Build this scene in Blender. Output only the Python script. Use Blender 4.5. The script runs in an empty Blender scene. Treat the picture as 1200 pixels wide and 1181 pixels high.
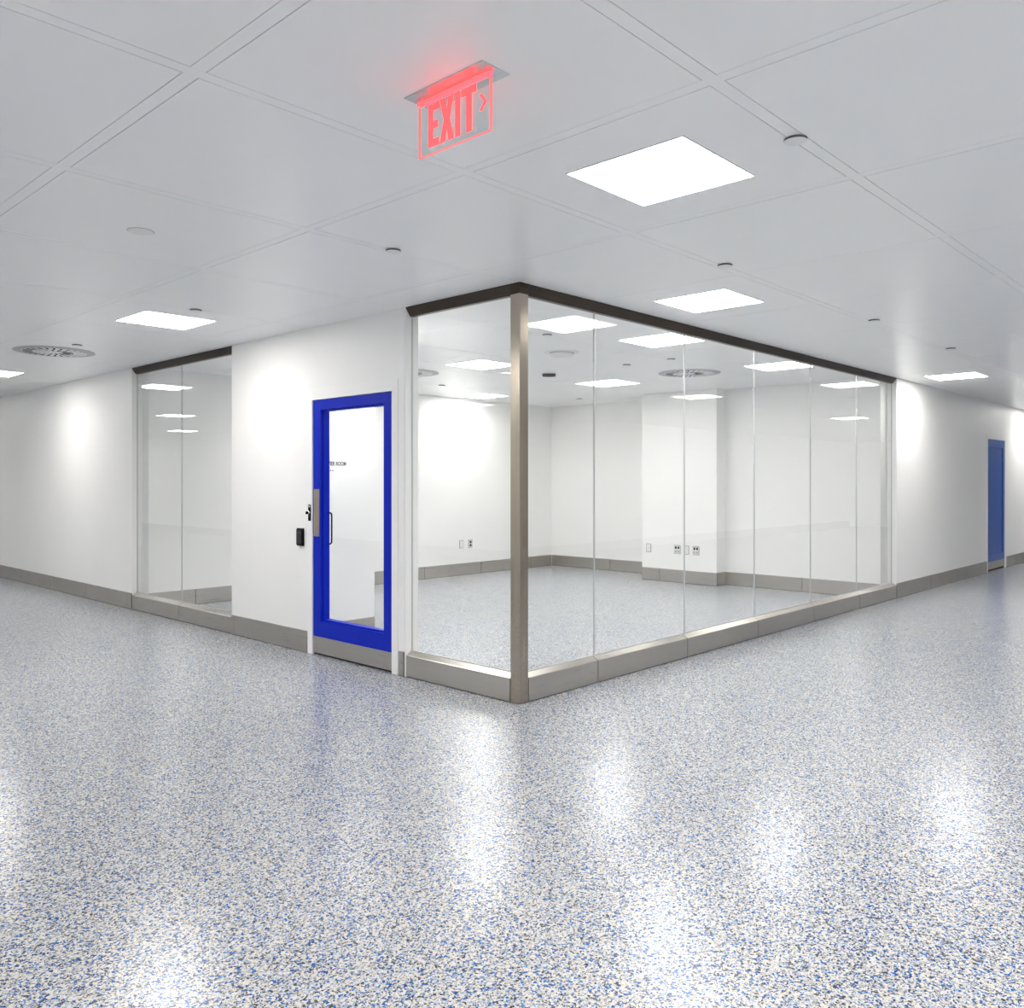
import bpy, bmesh, math, random
from mathutils import Vector, Matrix
random.seed(7)
scene = bpy.context.scene
C = scene.collection

# ------------------------------------------------------------------ camera
H, CH = 2.74, 1.442                      # ceiling height, camera height
FPX, HORIZON = 987.0, 565.0              # focal length in px of the 1200 px frame, horizon row
TH = math.radians(43.3)
FWD = Vector((math.cos(TH), math.sin(TH), 0)); RGT = Vector((math.sin(TH), -math.cos(TH), 0))
D0 = FPX * H / 496.0
CAMP = -(D0 * FWD + (609.0 - 600.0) / FPX * D0 * RGT); CAMP.z = CH
cd = bpy.data.cameras.new('camera'); cam = bpy.data.objects.new('camera', cd); C.objects.link(cam)
cd.sensor_fit = 'HORIZONTAL'; cd.sensor_width = 36.0; cd.lens = 36.0 * FPX / 1200.0
cd.shift_y = -(590.5 - HORIZON) / 1200.0
cd.clip_start = 0.05; cd.clip_end = 200
cam.location = CAMP; cam.rotation_euler = (math.pi / 2, 0, TH - math.pi / 2)
scene.camera = cam

# ------------------------------------------------------------------ world, exposure
world = bpy.data.worlds.new('world'); scene.world = world; world.use_nodes = True
world.node_tree.nodes['Background'].inputs[0].default_value = (0.9, 0.93, 1.0, 1)
world.node_tree.nodes['Background'].inputs[1].default_value = 0.0
scene.view_settings.view_transform = 'Standard'; scene.view_settings.look = 'None'
scene.view_settings.gamma = 1.0; scene.view_settings.use_curve_mapping = False
scene.view_settings.exposure = 1.42
LAMP = 9.5                               # emission of the troffer diffusers
scene.cycles.max_bounces = 10; scene.cycles.diffuse_bounces = 6; scene.cycles.glossy_bounces = 4
scene.cycles.transparent_max_bounces = 16

# ------------------------------------------------------------------ materials
def new_mat(name):
    m = bpy.data.materials.new(name); m.use_nodes = True
    return m, m.node_tree, m.node_tree.nodes['Principled BSDF']
def plain(name, col, rough=0.5, metal=0.0, spec=0.5, coat=0.0):
    m, nt, b = new_mat(name)
    b.inputs['Base Color'].default_value = (*col, 1); b.inputs['Roughness'].default_value = rough
    b.inputs['Metallic'].default_value = metal; b.inputs['Specular IOR Level'].default_value = spec
    b.inputs['Coat Weight'].default_value = coat; b.inputs['Coat Roughness'].default_value = 0.1
    return m
def paint(name, col, rough, var=0.012, scale=3.0, bump=0.02, bscale=60, spec=0.5):
    """painted sheet metal: faint tone variation and a faint orange peel"""
    m, nt, b = new_mat(name); N = nt.nodes; L = nt.links
    tc = N.new('ShaderNodeTexCoord'); no = N.new('ShaderNodeTexNoise'); no.inputs['Scale'].default_value = scale
    L.new(tc.outputs['Object'], no.inputs['Vector'])
    mr = N.new('ShaderNodeMapRange'); mr.inputs['To Min'].default_value = 1 - var; mr.inputs['To Max'].default_value = 1 + var
    L.new(no.outputs['Fac'], mr.inputs['Value'])
    mx = N.new('ShaderNodeVectorMath'); mx.operation = 'SCALE'; mx.inputs[0].default_value = col
    L.new(mr.outputs[0], mx.inputs['Scale']); L.new(mx.outputs[0], b.inputs['Base Color'])
    b.inputs['Roughness'].default_value = rough
    if bump:
        n2 = N.new('ShaderNodeTexNoise'); n2.inputs['Scale'].default_value = bscale; L.new(tc.outputs['Object'], n2.inputs['Vector'])
        bp = N.new('ShaderNodeBump'); bp.inputs['Strength'].default_value = bump; bp.inputs['Distance'].default_value = 0.002
        L.new(n2.outputs['Fac'], bp.inputs['Height']); L.new(bp.outputs[0], b.inputs['Normal'])
    b.inputs['Specular IOR Level'].default_value = spec
    return m
def brushed(name, col, rough=0.32, stretch=(3, 3, 160), amt=0.10):
    m, nt, b = new_mat(name); N = nt.nodes; L = nt.links
    tc = N.new('ShaderNodeTexCoord'); mp = N.new('ShaderNodeMapping'); mp.inputs['Scale'].default_value = stretch
    L.new(tc.outputs['Object'], mp.inputs['Vector'])
    no = N.new('ShaderNodeTexNoise'); no.inputs['Scale'].default_value = 1.0; no.inputs['Detail'].default_value = 4
    L.new(mp.outputs[0], no.inputs['Vector'])
    n3 = N.new('ShaderNodeTexNoise'); n3.inputs['Scale'].default_value = 2.2; L.new(tc.outputs['Object'], n3.inputs['Vector'])
    ad = N.new('ShaderNodeMath'); ad.operation = 'ADD'; L.new(no.outputs['Fac'], ad.inputs[0]); L.new(n3.outputs['Fac'], ad.inputs[1])
    mr = N.new('ShaderNodeMapRange'); mr.inputs['From Min'].default_value = 0.6; mr.inputs['From Max'].default_value = 1.4
    mr.inputs['To Min'].default_value = 1 - amt; mr.inputs['To Max'].default_value = 1 + amt
    L.new(ad.outputs[0], mr.inputs['Value'])
    mx = N.new('ShaderNodeVectorMath'); mx.operation = 'SCALE'; mx.inputs[0].default_value = col
    L.new(mr.outputs[0], mx.inputs['Scale']); L.new(mx.outputs[0], b.inputs['Base Color'])
    m2 = N.new('ShaderNodeMapRange'); m2.inputs['To Min'].default_value = rough - 0.07; m2.inputs['To Max'].default_value = rough + 0.07
    L.new(no.outputs['Fac'], m2.inputs['Value']); L.new(m2.outputs[0], b.inputs['Roughness'])
    b.inputs['Metallic'].default_value = 1.0
    return m
def emit(name, col, strength, base=None):
    m, nt, b = new_mat(name)
    b.inputs['Base Color'].default_value = (*(base or col), 1); b.inputs['Roughness'].default_value = 0.5
    b.inputs['Emission Color'].default_value = (*col, 1); b.inputs['Emission Strength'].default_value = strength
    return m
def pane_glass(name, tint=(0.982, 0.988, 0.985), r0=0.04):
    """clear glass sheet: Schlick reflection over a straight-through transmission"""
    m = bpy.data.materials.new(name); m.use_nodes = True; nt = m.node_tree; N = nt.nodes; L = nt.links; N.clear()
    out = N.new('ShaderNodeOutputMaterial'); mix = N.new('ShaderNodeMixShader')
    tr = N.new('ShaderNodeBsdfTransparent'); tr.inputs[0].default_value = (*tint, 1)
    gl = N.new('ShaderNodeBsdfGlossy'); gl.inputs['Color'].default_value = (1, 1, 1, 1); gl.inputs['Roughness'].default_value = 0.0
    lw = N.new('ShaderNodeLayerWeight'); lw.inputs['Blend'].default_value = 0.5
    pw = N.new('ShaderNodeMath'); pw.operation = 'POWER'; pw.inputs[1].default_value = 5.0
    ma = N.new('ShaderNodeMath'); ma.operation = 'MULTIPLY_ADD'; ma.inputs[1].default_value = 1 - r0; ma.inputs[2].default_value = r0
    L.new(lw.outputs['Facing'], pw.inputs[0]); L.new(pw.outputs[0], ma.inputs[0]); L.new(ma.outputs[0], mix.inputs['Fac'])
    L.new(tr.outputs[0], mix.inputs[1]); L.new(gl.outputs[0], mix.inputs[2]); L.new(mix.outputs[0], out.inputs['Surface'])
    return m
def flake_floor(name):
    """glossy epoxy floor broadcast with white, grey, blue and black paint chips"""
    m, nt, b = new_mat(name); N = nt.nodes; L = nt.links
    tc = N.new('ShaderNodeTexCoord')
    nz = N.new('ShaderNodeTexNoise'); nz.inputs['Scale'].default_value = 90; nz.inputs['Detail'].default_value = 2
    L.new(tc.outputs['Object'], nz.inputs['Vector'])
    dv = N.new('ShaderNodeVectorMath'); dv.operation = 'MULTIPLY_ADD'; dv.inputs[1].default_value = (0.012,) * 3
    L.new(nz.outputs['Color'], dv.inputs[0]); L.new(tc.outputs['Object'], dv.inputs[2])
    def chips(scale, stops):
        v = N.new('ShaderNodeTexVoronoi'); v.inputs['Scale'].default_value = scale; L.new(dv.outputs[0], v.inputs['Vector'])
        s = N.new('ShaderNodeSeparateColor'); L.new(v.outputs['Color'], s.inputs[0])
        r = N.new('ShaderNodeValToRGB'); r.color_ramp.interpolation = 'CONSTANT'
        e = r.color_ramp.elements
        while len(e) < len(stops): e.new(0.5)
        for k, (p, c) in enumerate(stops): e[k].position = p; e[k].color = (*c, 1)
        L.new(s.outputs[0], r.inputs[0])
        return r, s, v
    white, warm, grey = (0.62, 0.61, 0.585), (0.55, 0.515, 0.455), (0.33, 0.34, 0.335)
    pale, blue, deep, dark = (0.31, 0.41, 0.52), (0.018, 0.13, 0.40), (0.006, 0.05, 0.22), (0.022, 0.026, 0.036)
    r1, s1, v1 = chips(150, [(0, white), (0.31, warm), (0.47, grey), (0.59, pale), (0.66, blue), (0.80, deep), (0.87, dark)])
    r2, s2, v2 = chips(260, [(0, white), (0.34, grey), (0.48, warm), (0.63, pale), (0.72, dark), (0.86, blue)])
    gt = N.new('ShaderNodeMath'); gt.operation = 'GREATER_THAN'; gt.inputs[1].default_value = 0.55; L.new(s1.outputs[1], gt.inputs[0])
    mx = N.new('ShaderNodeMix'); mx.data_type = 'RGBA'; L.new(gt.outputs[0], mx.inputs[0])
    L.new(r1.outputs[0], mx.inputs[6]); L.new(r2.outputs[0], mx.inputs[7])
    L.new(mx.outputs[2], b.inputs['Base Color'])
    b.inputs['Roughness'].default_value = 0.235; b.inputs['Specular IOR Level'].default_value = 0.7
    # the sealed chips leave a fine ripple in the clear coat
    n2 = N.new('ShaderNodeTexNoise'); n2.inputs['Scale'].default_value = 55; n2.inputs['Detail'].default_value = 2; L.new(tc.outputs['Object'], n2.inputs['Vector'])
    bp = N.new('ShaderNodeBump'); bp.inputs['Strength'].default_value = 0.05; bp.inputs['Distance'].default_value = 0.003
    L.new(n2.outputs['Fac'], bp.inputs['Height']); L.new(bp.outputs[0], b.inputs['Normal'])
    return m

M = dict(
    wall=paint('white_wall_panel', (0.92, 0.917, 0.905), 0.46, bump=0.012, bscale=9),
    casing=paint('white_casing', (0.93, 0.93, 0.92), 0.40),
    ceil=paint('white_ceiling_panel', (0.91, 0.912, 0.912), 0.32, bump=0.03, bscale=7),
    rail=paint('white_ceiling_rail', (0.91, 0.912, 0.912), 0.34, bump=0.0),
    slab=plain('ceiling_void_grey', (0.34, 0.34, 0.34), 0.9),
    floor=flake_floor('blue_flake_epoxy'),
    steel=brushed('brushed_steel', (0.54, 0.515, 0.47), 0.30, amt=0.07),
    steel_post=brushed('brushed_steel_post', (0.45, 0.395, 0.33), 0.24, (40, 40, 0.8), 0.05),
    bronze=brushed('dark_bronze', (0.085, 0.068, 0.055), 0.32, (2, 2, 90), 0.2),
    plate=brushed('latch_plate_tan', (0.62, 0.52, 0.40), 0.36),
    glass=pane_glass('clear_glass'),
    acrylic=pane_glass('clear_acrylic', (0.90, 0.95, 0.95), 0.05),
    seal=plain('glass_joint_sealant', (0.55, 0.56, 0.56), 0.3),
    gasket=plain('black_gasket', (0.02, 0.02, 0.022), 0.6),
    blue=paint('blue_door_enamel', (0.0003, 0.018, 0.50), 0.34, bump=0.0, spec=0.22),
    blue2=paint('blue_far_door_enamel', (0.030, 0.115, 0.46), 0.30, bump=0.0),
    white=plain('white_plastic', (0.82, 0.82, 0.81), 0.4),
    grey=plain('grey_plastic', (0.45, 0.46, 0.47), 0.45),
    slate=plain('slate_grey_plastic', (0.12, 0.12, 0.13), 0.5),
    black=plain('black_plastic', (0.006, 0.006, 0.0065), 0.4, spec=0.12),
    dark=plain('dark_void', (0.012, 0.012, 0.012), 0.9),
    maroon=plain('dark_maroon_plastic', (0.045, 0.008, 0.007), 0.35),
    alu=brushed('aluminium', (0.60, 0.64, 0.64), 0.35, (60, 3, 3)),
    chrome=plain('polished_chrome', (0.75, 0.74, 0.72), 0.15, 1.0),
    lamp=emit('lit_diffuser', (1.0, 0.975, 0.935), LAMP, (0.9, 0.9, 0.9)),
    red=emit('lit_red_letter', (1.0, 0.05, 0.055), 0.95, (0.8, 0.05, 0.05)),
    rededge=emit('lit_red_edge', (1.0, 0.13, 0.13), 0.36, (0.8, 0.2, 0.2)),
    redled=emit('red_led_bar', (1.0, 0.03, 0.05), 2.0, (0.8, 0.1, 0.1)),
    ink=plain('navy_lettering', (0.015, 0.018, 0.05), 0.6),
    inkgrey=plain('grey_lettering', (0.25, 0.25, 0.26), 0.6),
)

# ------------------------------------------------------------------ helpers
def bm_box(bm, x0, x1, y0, y1, z0, z1):
    vs = [bm.verts.new((x, y, z)) for x in (x0, x1) for y in (y0, y1) for z in (z0, z1)]
    for f in ((0, 1, 3, 2), (4, 6, 7, 5), (0, 4, 5, 1), (2, 3, 7, 6), (0, 2, 6, 4), (1, 5, 7, 3)):
        bm.faces.new([vs[i] for i in f])
def bm_prism(bm, pts, axis, a0, a1):
    """pts (p, q) extruded along axis: 'x' -> (a, p, q), 'y' -> (p, a, q), 'z' -> (p, q, a)"""
    def v(p, a): return {'x': (a, p[0], p[1]), 'y': (p[0], a, p[1]), 'z': (p[0], p[1], a)}[axis]
    A = [bm.verts.new(v(p, a0)) for p in pts]; B = [bm.verts.new(v(p, a1)) for p in pts]
    n = len(pts)
    bm.faces.new(A); bm.faces.new(B[::-1])
    for i in range(n): bm.faces.new((A[i], B[i], B[(i + 1) % n], A[(i + 1) % n]))
def bm_lathe(bm, prof, seg=40, c=(0, 0, 0)):
    """profile [(r, z)] turned about z through c"""
    rings = []
    for r, z in prof:
        if r < 1e-6: rings.append([bm.verts.new((c[0], c[1], c[2] + z))])
        else: rings.append([bm.verts.new((c[0] + r * math.cos(2 * math.pi * i / seg), c[1] + r * math.sin(2 * math.pi * i / seg), c[2] + z)) for i in range(seg)])
    for a, b in zip(rings, rings[1:]):
        for i in range(seg):
            j = (i + 1) % seg
            if len(a) == 1: bm.faces.new((a[0], b[j], b[i]))
            elif len(b) == 1: bm.faces.new((a[i], a[j], b[0]))
            else: bm.faces.new((a[i], a[j], b[j], b[i]))
def bm_tube(bm, path, r, seg=10):
    path = [Vector(p) for p in path]; rings = []
    for k, p in enumerate(path):
        t = (path[min(k + 1, len(path) - 1)] - path[max(k - 1, 0)]).normalized()
        u = t.orthogonal().normalized() if k == 0 else (pu - t * pu.dot(t)).normalized()
        pu = u; w = t.cross(u)
        rings.append([bm.verts.new(p + r * (math.cos(2 * math.pi * i / seg) * u + math.sin(2 * math.pi * i / seg) * w)) for i in range(seg)])
    for a, b in zip(rings, rings[1:]):
        for i in range(seg): bm.faces.new((a[i], a[(i + 1) % seg], b[(i + 1) % seg], b[i]))
    bm.faces.new(rings[0]); bm.faces.new(rings[-1][::-1])
def obj(name, bm, mat, parent=None, bevel=0.0, smooth=False):
    if not isinstance(bm, bmesh.types.BMesh):
        boxes = bm; bm = bmesh.new()
        for b in ([boxes] if isinstance(boxes[0], (int, float)) else boxes): bm_box(bm, *b)
    bmesh.ops.recalc_face_normals(bm, faces=bm.faces)
    if bevel:
        bmesh.ops.bevel(bm, geom=list(bm.edges), offset=bevel, segments=2, affect='EDGES', profile=0.5, clamp_overlap=True)
    me = bpy.data.meshes.new(name); bm.to_mesh(me); bm.free()
    me.materials.append(M[mat])
    if smooth:
        for p in me.polygons: p.use_smooth = True
        me.set_sharp_from_angle(angle=math.radians(35))
    o = bpy.data.objects.new(name, me); C.objects.link(o); o.parent = parent
    return o
def tag(o, label=None, cat=None, group=None, kind=None):
    if label: o['label'] = label
    if cat: o['category'] = cat
    if group: o['group'] = group
    if kind: o['kind'] = kind
    return o
def empty(name, loc=(0, 0, 0), rz=0.0):
    o = bpy.data.objects.new(name, None); C.objects.link(o); o.location = loc; o.rotation_euler = (0, 0, rz)
    o.empty_display_size = 0.05
    return o
def struct(o, label, cat): return tag(o, label, cat, kind='structure')
def copy_tree(o, parent=None):
    c = o.copy(); C.objects.link(c); c.parent = parent
    for ch in list(o.children): copy_tree(ch, c)
    return c
def txt_mesh(name, s, size, mat, parent, mw, extr=0.0006):
    cu = bpy.data.curves.new(name, 'FONT'); cu.body = s; cu.size = size; cu.extrude = extr; cu.space_character = 1.02; cu.offset = size * 0.02
    t = bpy.data.objects.new(name + '_curve', cu); C.objects.link(t)
    dg = bpy.context.evaluated_depsgraph_get(); dg.update()
    me = bpy.data.meshes.new_from_object(t.evaluated_get(dg)); me.name = name
    bpy.data.objects.remove(t); bpy.data.curves.remove(cu)
    me.materials.clear(); me.materials.append(M[mat]); me.transform(mw)
    o = bpy.data.objects.new(name, me); C.objects.link(o); o.parent = parent
    return o
def project(p):
    d = Vector(p) - CAMP; z = d.dot(FWD)
    return (600 + FPX * d.dot(RGT) / z, HORIZON - FPX * d.z / z, z) if z > 0.05 else (None, None, z)

X0, X1, Y0, Y1 = -7.0, 24.0, -7.0, 24.0    # extent of the hall

# ------------------------------------------------------------------ floor
struct(obj('floor', (X0, X1, Y0, Y1, -0.1, 0.0), 'floor'), 'glossy epoxy floor speckled with white, blue and black flakes', 'floor')

# ------------------------------------------------------------------ ceiling of panels and rails
PX, PY, GX, GY, RW, GAP = 1.175, 1.17, -0.40, 0.03, 0.050, 0.0030
ceil = struct(obj('ceiling', (X0, X1, Y0, Y1, H + 0.02, H + 0.12), 'slab'), 'white clean room ceiling of large square panels in a rail grid', 'ceiling')
kx0, kx1 = math.floor((X0 - GX) / PX), math.floor((X1 - GX) / PX)
ky0, ky1 = math.floor((Y0 - GY) / PY), math.floor((Y1 - GY) / PY)
cells = []
for i in range(kx0, kx1 + 1):
    for j in range(ky0, ky1 + 1):
        cx, cy = GX + (i + .5) * PX, GY + (j + .5) * PY
        if (cx > 8.5 and cy > 1.5) or (cx > 1.5 and cy > 7): continue
        seen = False
        for dx in (-.5, 0, .5):
            for dy in (-.5, 0, .5):
                u, v, z = project((cx + dx * PX, cy + dy * PY, H))
                if u is not None and -10 < u < 1210 and -10 < v < 1190: seen = True
        cells.append((seen, (Vector((cx, cy, 0)) - CAMP).length, cx, cy))
cells.sort(key=lambda c: (not c[0], c[1]))
bm = bmesh.new(); hx, hy = (PX - RW) / 2 - GAP, (PY - RW) / 2 - GAP
bm_box(bm, -hx, hx, -hy, hy, H, H + 0.021)
pp = obj('ceiling_panel', bm, 'ceil', ceil); pmesh = pp.data
far = bmesh.new(); nfar = 0
for n, (seen, d, cx, cy) in enumerate(cells):
    if seen and n < 260:
        o = pp if n == 0 else pp.copy()
        if n: C.objects.link(o)
        o.location = (cx, cy, 0)
    else:
        bm_box(far, cx - hx, cx + hx, cy - hy, cy + hy, H, H + 0.021); nfar += 1
tag(obj('ceiling_panel_field', far, 'ceil', ceil), kind='stuff')
for j in range(ky0 + 1, ky1 + 1):
    y = GY + j * PY; obj('ceiling_rail', (X0, X1, y - RW / 2, y + RW / 2, H, H + 0.021), 'rail', ceil)
for i in range(kx0 + 1, kx1 + 1):
    x = GX + i * PX; obj('ceiling_rail', (x - RW / 2, x + RW / 2, Y0, Y1, H + 0.0004, H + 0.0212), 'rail', ceil)

# ------------------------------------------------------------------ walls
T = 0.12
DY0, DY1, DZ = 1.31, 2.37, 2.13            # near door opening (along y)
W2a, W2b = 0.085, 1.15                     # glazing between post and door
W3a, W3b = 3.73, 6.00                      # glazing further left
WXa, WXb = 0.085, 6.90                     # long glazing on the right-hand side
FX0, FX1, FZ = 11.02, 12.07, 2.14          # far door
wall_left = struct(obj('wall_left', [(0, T, W2b, DY0, 0, H), (0, T, DY0, DY1, DZ, H), (0, T, DY1, W3a, 0, H), (0, T, W3b, Y1, 0, H)], 'wall'),
    'smooth white wall holding the blue glazed door, running back to the left', 'wall')
wall_right = struct(obj('wall_right', [(WXb, FX0, 0, T, 0, H), (FX0, FX1, 0, T, FZ, H), (FX1, X1, 0, T, 0, H), (FX0, FX1, 0.07, T, 0, FZ)], 'wall'),
    'smooth white wall right of the long glazing with a far blue door', 'wall')
RY, RX, CXF, CYA, CYB, RCX = 5.84, 7.13, 6.44, 2.24, 3.48, 6.69
wall_back = struct(obj('wall_back', (T, RX + .12, RY, W3b + .2, 0, H), 'wall'), 'white rear wall inside the glass room', 'wall')
wall_room = struct(obj('wall_room_right', [(RX, RX + .12, CYB, RY, 0, H), (RCX, WXb + .12, T, CYA, 0, H)], 'wall'), 'white right-hand wall inside the glass room beside the boxed column', 'wall')
column = struct(obj('wall_column', (CXF, RX + .12, CYA, CYB, 0, H), 'wall', bevel=0.004), 'white boxed-out column with outlets inside the glass room', 'column')
partition = struct(obj('wall_partition', (T, 0.86, 2.65, 2.77, 0, H), 'wall'), 'short white partition wall with navy lettering behind the blue glazed door', 'wall')
struct(obj('wall_behind_left', (X0 - .12, X0, Y0, Y1, 0, H), 'wall'), 'white wall of the hall behind the viewer to the left', 'wall')
struct(obj('wall_behind_right', (X0, X1, Y0 - .12, Y0, 0, H), 'wall'), 'white wall of the hall behind the viewer to the right', 'wall')
struct(obj('wall_end_left', (X0, 0, Y1, Y1 + .12, 0, H), 'wall'), 'white end wall of the left corridor', 'wall')
struct(obj('wall_end_right', (X1, X1 + .12, Y0, 0, 0, H), 'wall'), 'white end wall of the right corridor', 'wall')
# casing: pilaster beside the glazing, jambs and head around the door opening
obj('wall_trim_panel', (-0.003, 0.0, 1.165, 1.232, 0.185, H - 0.001), 'casing', wall_left, bevel=0.001)
for a, b in ((1.234, DY0), (DY1, 2.44)): obj('door_casing', (-0.006, 0.0, a, b, 0.0, DZ + 0.09), 'casing', wall_left, bevel=0.001)
obj('door_casing', (-0.006, 0.0, DY0, DY1, DZ, DZ + 0.09), 'casing', wall_left, bevel=0.001)
for a, b in ((FX0 - .07, FX0), (FX1, FX1 + .07)): obj('door_casing', (a, b, -0.006, 0.0, 0.0, FZ + .08), 'casing', wall_right, bevel=0.001)
obj('door_casing', (FX0, FX1, -0.006, 0.0, FZ, FZ + .08), 'casing', wall_right, bevel=0.001)

# ------------------------------------------------------------------ stainless base boards in separate lengths
BH, BT = 0.184, 0.010
def base_run(name, label, axis, face, sign, cuts):
    """axis the run follows, face = wall face coordinate, sign = side it stands proud on"""
    root = struct(empty(name), label, 'baseboard')
    for a, b in zip(cuts, cuts[1:]):
        lo, hi = sorted((face, face + sign * BT))
        bx = (a + .0035, b - .0035, lo, hi, 0.004, BH) if axis == 'x' else (lo, hi, a + .0035, b - .0035, 0.004, BH)
        obj('base_panel', bx, 'steel', root, bevel=0.0015)
    lo, hi = sorted((face, face + sign * 0.004))
    bx = (cuts[0], cuts[-1], lo, hi, 0.0, BH - .004) if axis == 'x' else (lo, hi, cuts[0], cuts[-1], 0.0, BH - .004)
    obj('base_backing', bx, 'gasket', root)
    return root
seq = lambda a, step, end: [a + k * step for k in range(int((end - a) / step) + 1)]
base_run('baseboard_left', 'brushed steel base panels along the white wall left of the blue glazed door', 'y', 0, -1, [2.442, 3.665, W3a - .002])
base_run('baseboard_left_far', 'brushed steel base panels along the far left white wall', 'y', 0, -1, [W3b + .002, 6.13] + seq(7.32, 1.205, 23.9))
base_run('baseboard_left_pier', 'short brushed steel base piece between blue glazed door and corner glazing', 'y', 0, -1, [1.166, 1.232])
base_run('baseboard_right', 'brushed steel base panels between long glazing and far blue door', 'x', 0, -1, [WXb + .002, 6.96, 8.17, 9.395, 10.63, FX0 - .072])
base_run('baseboard_right_far', 'brushed steel base panels beyond the far blue door', 'x', 0, -1, [FX1 + .072] + seq(12.75, 1.22, 23.9))
base_run('baseboard_back', 'brushed steel base panels along the rear wall of the glass room', 'x', RY, -1, [T, .67] + seq(1.86, 1.18, 6.9) + [RX - .012])
base_run('baseboard_room_right', 'brushed steel base panels in the far right corner of the glass room', 'y', RX, -1, [CYB, 4.576, RY - .012])
base_run('baseboard_recess', 'brushed steel base panels on recessed wall right of the column', 'y', RCX, -1, [T + .01, 1.12, CYA])
base_run('baseboard_column', 'brushed steel base panels around the boxed column', 'y', CXF, -1, [CYA - BT, 3.166, CYB])
base_run('baseboard_column_side', 'narrow brushed steel base piece on the column side', 'x', CYA, -1, [CXF, RCX - .012])
base_run('baseboard_partition', 'brushed steel base panel on the partition behind the door', 'x', 2.65, -1, [T + .002, 0.86])
for a, b, nm, lb in ((X0 + .001, X1 - .001, 'baseboard_behind_right', 'brushed steel base along the wall behind the viewer to the right'),):
    base_run(nm, lb, 'x', Y0, 1, seq(a, 1.22, b))
base_run('baseboard_behind_left', 'brushed steel base along the wall behind the viewer to the left', 'y', X0, 1, seq(Y0 + .012, 1.22, Y1 - .01))

# ------------------------------------------------------------------ glazing
GD = 0.054                                 # glass set this far behind the wall face
SILL = [(0, 0.006), (0, 0.158), (0.004, 0.162), (0.046, 0.186), (0.074, 0.186), (T, 0.160), (T, 0.006)]
HEAD = [(0, H - 0.001), (0, H - 0.010), (0.042, H - 0.066), (0.078, H - 0.066), (T, H - 0.010), (T, H - 0.001)]
def glazing(name, label, axis, a, b, joints, sill_cuts, head_cuts):
    root = struct(empty(name), label, 'glazing')
    pts = [a] + joints + [b]
    for p, q in zip(pts, pts[1:]):
        g = 0.003
        bx = (p + g, q - g, GD, GD + .012, 0.178, H - 0.058)
        if axis == 'y': bx = (bx[2], bx[3], bx[0], bx[1], bx[4], bx[5])
        obj('glass_pane', bx, 'glass', root)
    for p in [a + .002] + joints + [b - .002]:
        bx = (p - .0025, p + .0025, GD - .0005, GD + .0125, 0.186, H - 0.067)
        if axis == 'y': bx = (bx[2], bx[3], bx[0], bx[1], bx[4], bx[5])
        obj('joint_seal', bx, 'seal', root)
    bx = (a, b, 0.012, T - .012, 0.0, 0.150)
    if axis == 'y': bx = (bx[2], bx[3], bx[0], bx[1], bx[4], bx[5])
    obj('sill_core', bx, 'gasket', root)
    sc_ = [a] + sill_cuts + [b]
    for p, q in zip(sc_, sc_[1:]):
        bm = bmesh.new()
        bm_prism(bm, SILL if axis == 'x' else SILL, axis, p + .0035, q - .0035)
        obj('sill_panel', bm, 'steel', root)
    bx = (a, b, GD - .006, GD - .001, 0.184, 0.192)
    if axis == 'y': bx = (bx[2], bx[3], bx[0], bx[1], bx[4], bx[5])
    obj('glazing_bead', bx, 'seal', root)
    hc = [a] + head_cuts + [b]
    for p, q in zip(hc, hc[1:]):
        bm = bmesh.new(); bm_prism(bm, HEAD, axis, p + .0008, q - .0008); obj('header_trim', bm, 'bronze', root)
    return root
glazing('window_1', 'long frameless glazing of six tall panes right of the corner post', 'x', WXa, WXb, [0.86, 2.08, 3.30, 4.53, 5.77], [0.83, 2.035, 3.267, 4.489, 5.714], [1.12, 4.1])
glazing('window_2', 'single tall glass pane between corner post and blue glazed door', 'y', W2a, W2b, [], [], [])
glazing('window_3', 'two-pane glazing set in the white wall at left', 'y', W3a, W3b, [4.89], [4.84], [])
# corner post
post = struct(empty('trim_1'), 'brushed steel corner post where the two glazed walls meet', 'post')
obj('post_shaft', (0.0, 0.083, 0.0, 0.083, 0.003, H - 0.070), 'steel_post', post, bevel=0.0025)
bm = bmesh.new(); bm_box(bm, -0.001, 0.0842, -0.001, 0.0842, H - 0.072, H - 0.0005); obj('post_cap', bm, 'bronze', post, bevel=0.001)

# ------------------------------------------------------------------ near door: blue, glazed
d1 = struct(empty('door_1', (0, 0, 0)), 'bright blue door with tall glass panel and steel kick plate', 'door')
LX0, LX1 = 0.004, 0.075                    # leaf faces
y0, y1, zb, zt = DY0 + .004, DY1 - .004, 0.155, DZ - .004
gy0, gy1, gz0, gz1 = 1.418, 2.262, 0.285, 2.045
for nm, bx in (('stile', (LX0, LX1, y0, gy0, zb, zt)), ('stile', (LX0, LX1, gy1, y1, zb, zt)),
               ('top_rail', (LX0, LX1, gy0, gy1, gz1, zt)), ('bottom_rail', (LX0, LX1, gy0, gy1, zb, gz0))):
    obj(nm, bx, 'blue', d1)
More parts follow.
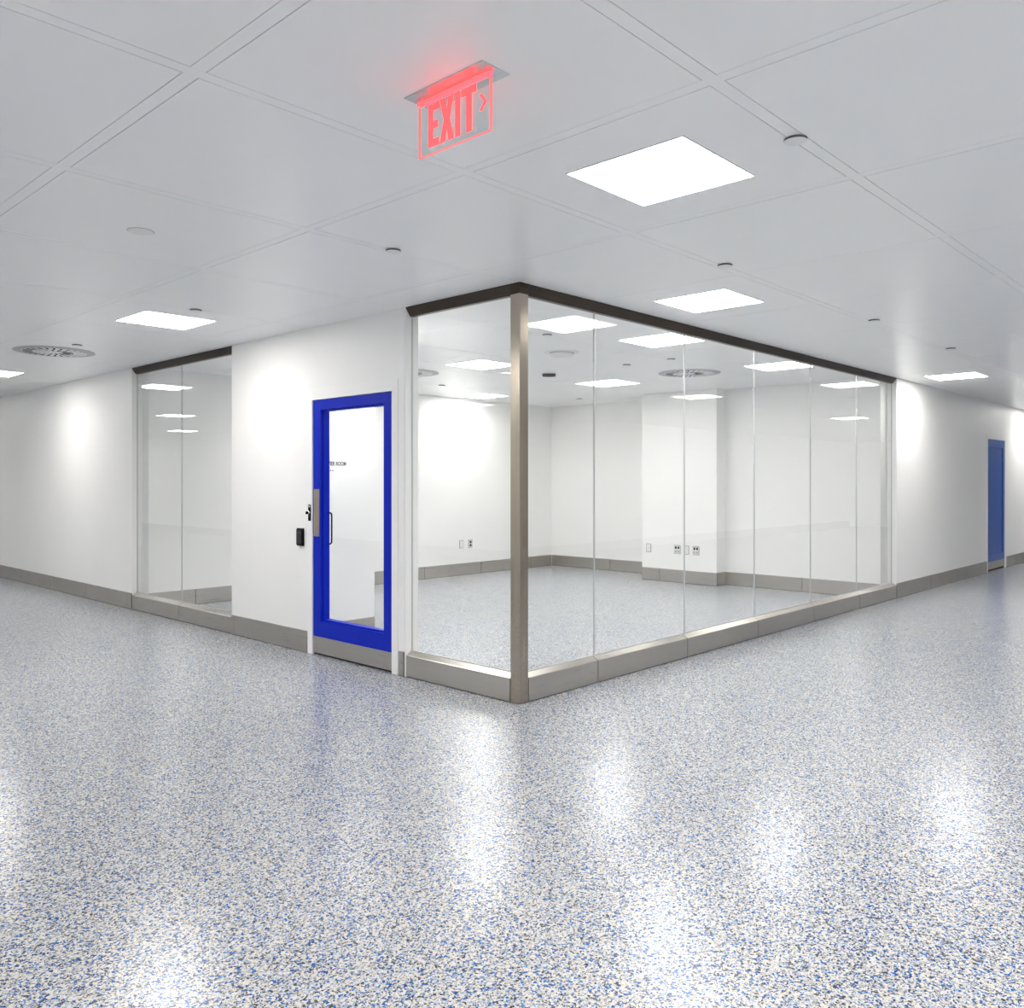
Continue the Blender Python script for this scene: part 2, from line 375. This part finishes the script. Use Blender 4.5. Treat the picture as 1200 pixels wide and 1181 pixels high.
# stepped glazing bead in the same blue, then the glass
s1, s2 = 0.020, 0.058
for nm, bx in (('glazing_stop', (s2, LX1 + .012, gy0, gy0 + .012, gz0, gz1)), ('glazing_stop', (0.028, LX1 + .012, gy1 - .012, gy1, gz0, gz1)),
               ('glazing_stop', (0.028, LX1 + .012, gy0 + .012, gy1 - .012, gz1 - .014, gz1)), ('glazing_stop', (0.028, LX1 + .012, gy0 + .012, gy1 - .012, gz0, gz0 + .016))):
    obj(nm, bx, 'blue', d1, bevel=0.002)
obj('door_glass', (0.062, 0.070, gy0 + .006, gy1 - .006, gz0 + .006, gz1 - .006), 'glass', d1)
obj('kick_plate', (LX0 - .002, LX1, y0, y1, 0.018, zb - .001), 'steel', d1, bevel=0.001)
obj('door_sweep', (0.012, LX1 - .01, y0, y1, 0.002, 0.019), 'gasket', d1)
lp = obj('latch_guard', (LX0 - .005, LX0, 2.276, 2.352, 0.99, 1.385), 'plate', d1, bevel=0.001)
bm = bmesh.new(); yy = 2.20; xx = LX1 + .012
arc = []
za, zc = 0.925, 1.185
arc += [(xx - .03, 2.256, za), (xx + .008, 2.256, za)]
for k in range(1, 7): t = k / 6 * math.pi / 2; arc.append((xx + .008 + .016 * math.sin(t), 2.256, za + .022 * (1 - math.cos(t))))
for k in range(0, 7): t = k / 6 * math.pi / 2; arc.append((xx + .008 + .016 * math.cos(t), 2.256, zc - .022 * (1 - math.sin(t))))
arc += [(xx - .03, 2.256, zc)]
bm_tube(bm, arc, 0.007, 12); obj('pull_handle', bm, 'black', d1, smooth=True)

# far door
d2 = struct(empty('door_2'), 'solid blue door far down the right-hand wall', 'door')
a, b = FX0 + .004, FX1 - .004
for nm, bx in (('stile', (a, a + .06, 0.006, .06, .155, FZ - .004)), ('stile', (b - .085, b, 0.006, .06, .155, FZ - .004)),
               ('top_rail', (a + .06, b - .085, 0.006, .06, FZ - .13, FZ - .004)), ('bottom_rail', (a + .06, b - .085, 0.006, .06, .155, .27)),
               ('door_panel', (a + .06, b - .085, 0.018, .055, .27, FZ - .13))):
    obj(nm, bx, 'blue2', d2)
obj('kick_plate', (a, b, 0.004, .06, .035, .153), 'steel', d2)
obj('door_sweep', (a, b, 0.012, .05, .002, .034), 'gasket', d2)

# ------------------------------------------------------------------ ceiling lights
LS = 0.285
root = empty('ceiling_light', (0, 0, H))
bm = bmesh.new()
for bx in ((-LS, LS, -LS, -LS + .006), (-LS, LS, LS - .006, LS), (-LS, -LS + .006, -LS + .006, LS - .006), (LS - .006, LS, -LS + .006, LS - .006)):
    bm_box(bm, *bx, -0.0045, 0.0)
obj('frame', bm, 'white', root)
obj('diffuser', (-LS + .006, LS - .006, -LS + .006, LS - .006, -0.0035, -0.0005), 'lamp', root)
cellc = lambda i, j: (GX + (i + .5) * PX, GY + (j + .5) * PY)
lights = [
    (-1, -2, 'large square lit ceiling panel nearest the viewer, right of the exit sign'),
    (1, -1, 'square lit ceiling panel just outside the long glazing, near the corner post'),
    (-1, 2, 'square lit ceiling panel in front of the two-pane glazing at left'),
    (6, -1, 'square lit ceiling panel in the right corridor above the wall before the far blue door'),
    (-1, 6, 'square lit ceiling panel cut by the left edge of the photo'),
    (2, 0, 'lit ceiling panel inside the glass room, close behind the long glazing, nearer the post'),
    (4, 0, 'lit ceiling panel inside the glass room, close behind the long glazing, farther from the post'),
    (2, 2, 'lit ceiling panel inside the glass room seen through the pane left of the post'),
    (4, 2, 'lit ceiling panel inside the glass room, in front of the boxed column'),
    (4, 4, 'lit ceiling panel inside the glass room nearest the rear wall'),
    (2, 4, 'lit ceiling panel inside the glass room behind the blue door wall'),
    (6, -3, 'lit ceiling panel of the right corridor, mirrored in the long glazing'),
    (11, -3, 'lit ceiling panel far down the right corridor, mirrored in the glazing as a small strip'),
    (-3, 10, 'lit ceiling panel far down the left corridor, mirrored in the two-pane glazing'),
    (-5, 14, 'lit ceiling panel at the far end of the left corridor, out of frame'),
    (-5, 18, 'lit ceiling panel at the very end of the left corridor, out of frame'),
    (-3, -5, 'added fill-light ceiling panel behind the viewer, out of frame'),  # from here down: unseen panels added to brighten hall and corridors evenly
    (-5, 0, 'added fill-light ceiling panel left of the viewer, out of frame'),
    (-5, 5, 'added fill-light ceiling panel in the left corridor beside its outer wall, out of frame'),
    (1, -5, 'added fill-light ceiling panel right of the viewer, out of frame'),
    (-5, -4, 'added fill-light ceiling panel in the rear corner of the hall, out of frame'),
    (-5, -2, 'added fill-light ceiling panel left of the viewer towards the rear wall, out of frame'),
    (-1, -4, 'added fill-light ceiling panel above and right of the viewer, out of frame'),
    (-5, 3, 'added fill-light ceiling panel beside the outer wall near the left corridor mouth, out of frame'),
    (13, -2, 'added fill-light ceiling panel towards the end of the right corridor, out of frame'),
    (11, -1, 'added fill-light ceiling panel above the wall beyond the far blue door, out of frame'),
    (-1, 10, 'added fill-light ceiling panel beside the wall far down the left corridor, out of frame'),
    (-3, -3, 'added fill-light ceiling panel directly above the viewer, out of frame'),
    (-1, -5, 'added fill-light ceiling panel behind the viewer towards the right corridor, out of frame'),
    (1, -4, 'added fill-light ceiling panel at the mouth of the right corridor, out of frame'),
    (4, -3, 'added fill-light ceiling panel in the middle of the right corridor, out of frame'),
    (-3, 2, 'added fill-light ceiling panel at the mouth of the left corridor, out of frame'),
    (-3, 6, 'added fill-light ceiling panel in the middle of the left corridor, out of frame'),
    (16, -3, 'added fill-light ceiling panel near the end of the right corridor, out of frame'),
]
for n, (i, j, lab) in enumerate(lights):
    o = root if n == 0 else copy_tree(root)
    x, y = cellc(i, j)
    o.location = (x, y + (-0.035 if (j in (-1, 0, 2) and i > -1) else 0.0), H)
    tag(o, lab, 'ceiling light', 'square lit ceiling panels')
o = copy_tree(root); o.location = (0.43, 2.24, H); tag(o, 'added fill-light ceiling panel just inside the blue glazed door, hidden above the door head', 'ceiling light', 'square lit ceiling panels')  # unseen panel added to brighten the partition behind the door glass

# ------------------------------------------------------------------ concealed sprinkler covers
root = empty('sprinkler_cover')
bm = bmesh.new(); bm_lathe(bm, [(0, 0), (.034, 0), (.034, -.007), (0, -.007)], 32); obj('collar', bm, 'dark', root, smooth=True)
bm = bmesh.new(); bm_lathe(bm, [(.0, -.001), (.0425, -.001), (.0425, -.0095), (.0, -.0095)], 40); obj('dark_rim', bm, 'slate', root, smooth=True)  # shading at the cover's edge put into a dark-coloured ring
bm = bmesh.new(); bm_lathe(bm, [(0, -.0092), (.042, -.0092), (.043, -.0100), (.042, -.0108), (0, -.0115)], 40); obj('cover_plate', bm, 'white', root, smooth=True)
spk = [(-0.95, -2.30, 'round white sprinkler cover on the ceiling right of the large nearest light panel'),
       (0.53, -1.18, 'round white sprinkler cover on the ceiling above the light panel outside the long glazing'),
       (2.89, -1.19, 'round white sprinkler cover on a ceiling rail above the middle of the long glazing'),
       (4.85, -1.20, 'round white sprinkler cover on a ceiling rail above the right end of the long glazing'),
       (8.9, -1.2, 'round white sprinkler cover on the ceiling above the far blue door'),
       (-1.03, 0.01, 'round white sprinkler cover on the ceiling above the blue glazed door'),
       (-1.02, 2.38, 'round white sprinkler cover beside the light panel in front of the two-pane glazing'),
       (-1.03, 4.74, 'round white sprinkler cover beside the round air diffuser at left'),
       (-1.05, 7.15, 'round white sprinkler cover next to the light panel at the left edge'),
       (1.60, 1.15, 'sprinkler cover inside the glass room just behind the corner post'),
       (3.60, 1.16, 'sprinkler cover inside the glass room between long glazing and round diffuser'),
       (3.63, 1.75, 'sprinkler cover inside the glass room beside the second glass joint'),
       (6.23, 4.50, 'sprinkler cover inside the glass room near the far right corner'),
       (3.55, 4.70, 'sprinkler cover inside the glass room seen through the pane beside the door')]
for n, (x, y, lab) in enumerate(spk):
    o = root if n == 0 else copy_tree(root)
    o.location = (x, y, H); tag(o, lab, 'sprinkler', 'concealed sprinkler covers')

# flat round white ceiling cover, larger
o = empty('ceiling_speaker', (-2.15, 0.68, H)); tag(o, 'flat round white cover disc on the ceiling at upper left', 'ceiling cover')
bm = bmesh.new(); bm_lathe(bm, [(0, 0), (.060, 0), (.062, -.003), (.058, -.006), (0, -.007)], 40); obj('cover_plate', bm, 'white', o, smooth=True)
bm = bmesh.new(); bm_lathe(bm, [(.060, -.0), (.066, -.0), (.066, -.0015), (.060, -.0015)], 40); obj('rim', bm, 'grey', o, smooth=True)

# ------------------------------------------------------------------ swirl air diffusers
def make_diffuser():
    r = empty('air_diffuser')
    bm = bmesh.new(); bm_lathe(bm, [(.290, 0), (.362, 0), (.365, -.003), (.30, -.009), (.290, -.009), (.290, 0)], 56); obj('outer_ring', bm, 'grey', r, smooth=True)
    bm = bmesh.new(); bm_lathe(bm, [(.060, 0), (.289, 0), (.289, -.009), (.060, -.009), (.060, 0)], 56); obj('face_plate', bm, 'white', r)
    bm = bmesh.new(); bm_lathe(bm, [(0, 0), (.058, 0), (.058, -.010), (.04, -.013), (0, -.014)], 40); obj('hub', bm, 'white', r, smooth=True)
    for n, a0, a1, sgn in ((26, .195, .282, 1), (16, .075, .170, -1)):
        for k in range(n):
            ang = 2 * math.pi * k / n
            w0, w1 = a0 * math.pi / n * 1.15, a1 * math.pi / n * 1.15
            rot = Matrix.Rotation(ang, 3, 'Z')
            bm = bmesh.new(); bm_prism(bm, [(a0, -w0 / 2), (a1, -w1 / 2), (a1, w1 / 2), (a0, w0 / 2)], 'z', -.0096, -.0085)
            bmesh.ops.rotate(bm, verts=bm.verts, cent=(0, 0, 0), matrix=rot); sl = obj('slot', bm, 'dark', r)
            bm = bmesh.new()
            q = [(a0, -sgn * w0 / 2, -.0096), (a1, -sgn * w1 / 2, -.0096), (a1, -sgn * w1 * .1, -.0120), (a0, -sgn * w0 * .1, -.0120)]
            lo = [bm.verts.new(p) for p in q]; up = [bm.verts.new((p[0], p[1], p[2] + .001)) for p in q]
            bm.faces.new(lo); bm.faces.new(up[::-1])
            for i in range(4): bm.faces.new((lo[i], up[i], up[(i + 1) % 4], lo[(i + 1) % 4]))
            bmesh.ops.rotate(bm, verts=bm.verts, cent=(0, 0, 0), matrix=rot)
            obj('vane', bm, 'white', sl)
    return r
root = make_diffuser()
for n, (x, y, lab) in enumerate([(-1.03, 5.34, 'round swirl air diffuser with radial slots in the ceiling at far left'),
                                 (4.73, 1.63, 'round swirl air diffuser inside the glass room behind the long glazing'),
                                 (2.42, 4.04, 'round swirl air diffuser inside the glass room, partly hidden by the door wall')]):
    o = root if n == 0 else copy_tree(root)
    o.location = (x, y, H); tag(o, lab, 'air diffuser', 'round ceiling air diffusers')

# smoke detector, wide shallow dome
o = empty('smoke_detector', (2.47, 1.71, H)); tag(o, 'wide shallow white smoke detector dome inside the glass room', 'smoke detector')
bm = bmesh.new(); bm_lathe(bm, [(0, 0), (.175, 0), (.175, -.005), (.15, -.008), (0, -.008)], 48); obj('mounting_ring', bm, 'white', o, smooth=True)
bm = bmesh.new(); bm_lathe(bm, [(0, -.008), (.118, -.008), (.120, -.022), (.104, -.040), (.05, -.048), (0, -.05)], 48); obj('dome', bm, 'white', o, smooth=True)
bm = bmesh.new(); bm_lathe(bm, [(.115, -.008), (.126, -.008), (.126, -.014), (.115, -.014)], 48); obj('shadow_band', bm, 'grey', o)
# dark maroon alarm
o = empty('ceiling_alarm', (3.64, 2.89, H), math.radians(-46.7)); tag(o, 'small dark maroon oblong alarm unit on the glass room ceiling', 'alarm')
bm = bmesh.new()
rr = [(.052 * s + .028 * math.cos(t), .028 * math.sin(t)) for s, ts in ((1, range(-4, 5)), (-1, range(4, 13))) for t in [k * math.pi / 8 for k in ts]]
bm_prism(bm, rr, 'z', -.034, 0.0); obj('housing', bm, 'maroon', o, bevel=0.004)
bm = bmesh.new(); bm_prism(bm, [(p[0] * .6, p[1] * .6) for p in rr], 'z', -.037, -.0335); obj('lens', bm, 'black', o)

# ------------------------------------------------------------------ exit sign
SX, SYA, SYB = -2.12, -1.495, -1.840
ex = empty('exit_sign', (SX, (SYA + SYB) / 2, H))
tag(ex, 'edge-lit clear EXIT sign with red letters hanging from the ceiling', 'exit sign')
hw = (SYA - SYB) / 2
obj('ceiling_plate', (-.062, .062, -hw - .022, hw + .008, -.004, 0.0), 'alu', ex, bevel=0.0012)
obj('light_bar', (-.008, .008, -hw, hw, -.014, -.004), 'redled', ex, bevel=0.0015)
obj('channel_cap', (-.0115, -.0085, -hw, hw, -.0165, -.006), 'rededge', ex)
pn = obj('clear_panel', (-.004, .004, -hw + .002, hw - .002, -.190, -.014), 'acrylic', ex)
for nm, bx in (('lit_edge', (-.0042, .0042, hw - .0018, hw, -.192, -.016)), ('lit_edge', (-.0045, .0045, -hw, -hw + .0045, -.192, -.016)),
               ('lit_edge', (-.0042, .0042, -hw + .0045, hw - .0018, -.192, -.1900))):
    obj(nm, bx, 'rededge', ex)
# letters: u runs to the reader's right (towards -y), v upwards
def letter(name, polys):
    bm = bmesh.new()
    for pl in polys: bm_prism(bm, [(hw - u, v) for u, v in pl], 'x', -.0062, -.0042)
    obj(name, bm, 'red', ex)
R = lambda u0, u1, v0, v1: [(u0, v0), (u1, v0), (u1, v1), (u0, v1)]
vb, vt = -.170, -.026; hgt = vt - vb; sw = .022
def at(u0, w): return u0, u0 + w
u0, u1 = at(.052, .052)
letter('letter_e', [R(u0, u0 + sw, vb, vt), R(u0 + sw, u1, vb, vb + .024), R(u0 + sw, u1 - .006, vb + .060, vb + .084), R(u0 + sw, u1, vt - .024, vt)])
u0, u1 = at(.110, .066); um = (u0 + u1) / 2; vm = (vb + vt) / 2
letter('letter_x', [[(u0, vt), (u0 + .025, vt), (um, vm + .022), (u1 - .025, vt), (u1, vt), (um + .014, vm), (u1, vb), (u1 - .025, vb), (um, vm - .022), (u0 + .025, vb), (u0, vb), (um - .014, vm)]])
letter('letter_i', [R(.184, .207, vb, vt)])
u0, u1 = at(.216, .066); um = (u0 + u1) / 2
letter('letter_t', [R(um - .0125, um + .0125, vb, vt - .024), R(u0, u1, vt - .024, vt)])
letter('arrow', [[(.297, vm + .030), (.308, vm + .030), (.330, vm + .004), (.308, vm - .022), (.297, vm - .022), (.318, vm + .004)]])

# ------------------------------------------------------------------ wall devices
ks = empty('key_switch', (-0.006, 2.405, 1.185)); tag(ks, 'narrow dark key switch on the white door casing beside the latch', 'key switch')
obj('plate', (-.004, 0, -.019, .019, -.068, .068), 'black', ks, bevel=0.001)
obj('label_strip', (-.005, -.004, -.016, .016, .046, .062), 'chrome', ks)
bm = bmesh.new(); bm_lathe(bm, [(0, 0), (.014, 0), (.014, .010), (.010, .014), (0, .014)], 24); bmesh.ops.rotate(bm, verts=bm.verts, matrix=Matrix.Rotation(-math.pi / 2, 3, 'Y'))
bmesh.ops.translate(bm, verts=bm.verts, vec=(-.004, 0, .003)); obj('lock_cylinder', bm, 'chrome', ks, smooth=True)
obj('key', (-.034, -.017, -.002, .012, -.012, .012), 'black', ks, bevel=0.001)
cr = empty('card_reader', (0, 2.54, 0.975)); tag(cr, 'black oblong card reader on the white wall left of the blue door', 'card reader')
bm = bmesh.new(); bm_prism(bm, [(0, -.074), (-.016, -.076), (-.024, -.060), (-.024, .060), (-.016, .076), (0, .074)], 'y', -.045, .045); obj('housing', bm, 'black', cr, bevel=0.003)
obj('bezel', (-.0255, -.0235, -.036, .036, -.055, .055), 'gasket', cr, bevel=0.0008)

def outlet(name, loc, rz, kind, label):
    """plate in the local xz plane, facing -y"""
    o = empty(name, loc, rz); tag(o, label, 'wall outlet', 'outlet plates inside the glass room')
    w = .037 if kind != 'quad' else .046
    obj('back_frame', (-w - .005, w + .005, -.005, 0, -.062, .062), 'slate', o)
    obj('cover', (-w, w, -.007, -.004, -.057, .057), 'white', o, bevel=0.001)
    if kind == 'quad':
        for sx in (-1, 1):
            for sz in (-1, 1):
                c = obj('socket', (sx * .021 - .014, sx * .021 + .014, -.0085, -.007, sz * .027 - .018, sz * .027 + .018), 'black' if sz > 0 else 'grey', o, bevel=0.0004)
    elif kind == 'duplex':
        for sz in (-1, 1): obj('socket', (-.021, .021, -.0085, -.007, sz * .026 - .019, sz * .026 + .019), 'black', o, bevel=0.0004)
    else:
        obj('insert', (-.018, .018, -.0085, -.007, -.034, .034), 'white', o, bevel=0.0006)
    return o
outlet('wall_outlet', (4.98, RY, .48), 0, 'blank', 'blank white outlet plate on the rear wall, left of the dark socket')
outlet('wall_outlet', (5.17, RY, .48), 0, 'duplex', 'small dark socket outlet on the rear wall of the glass room')
for y, k, lab in ((3.36, 'blank', 'blank outlet plate at the left edge of the boxed column'), (2.87, 'quad', 'dark four-way socket plate on the column, left of the glass joint'),
                  (2.72, 'blank', 'blank grey-edged plate on the column between the two four-way sockets'), (2.565, 'quad', 'dark four-way socket plate on the column nearest its right corner')):
    outlet('wall_outlet', (CXF, y, .475), -math.pi / 2, k, lab)

# lettering on the partition seen through the door glass (faces -y)
sg = empty('wall_lettering', (0.345, 2.65, 1.592)); tag(sg, 'navy lettering ending in ROOM on the partition behind the door glass', 'sign')
Rm = Matrix.Rotation(math.pi / 2, 4, 'X')
rn = txt_mesh('room_name', 'VIER ROOM', 0.052, 'ink', sg, Rm)
xs = [v.co.x for v in rn.data.vertices]; fx = 0.195 / (max(xs) - min(xs))
rn.data.transform(Matrix.Translation((0.192 - max(xs) * fx, -.001, 0)) @ Matrix.Diagonal((fx, 1, 1, 1)))
for k, w in enumerate((.016, .012, .014)):
    obj('small_mark', (-.005 + k * .024, -.005 + k * .024 + w, -.0012, 0, -.052, -.040), 'inkgrey', sg)
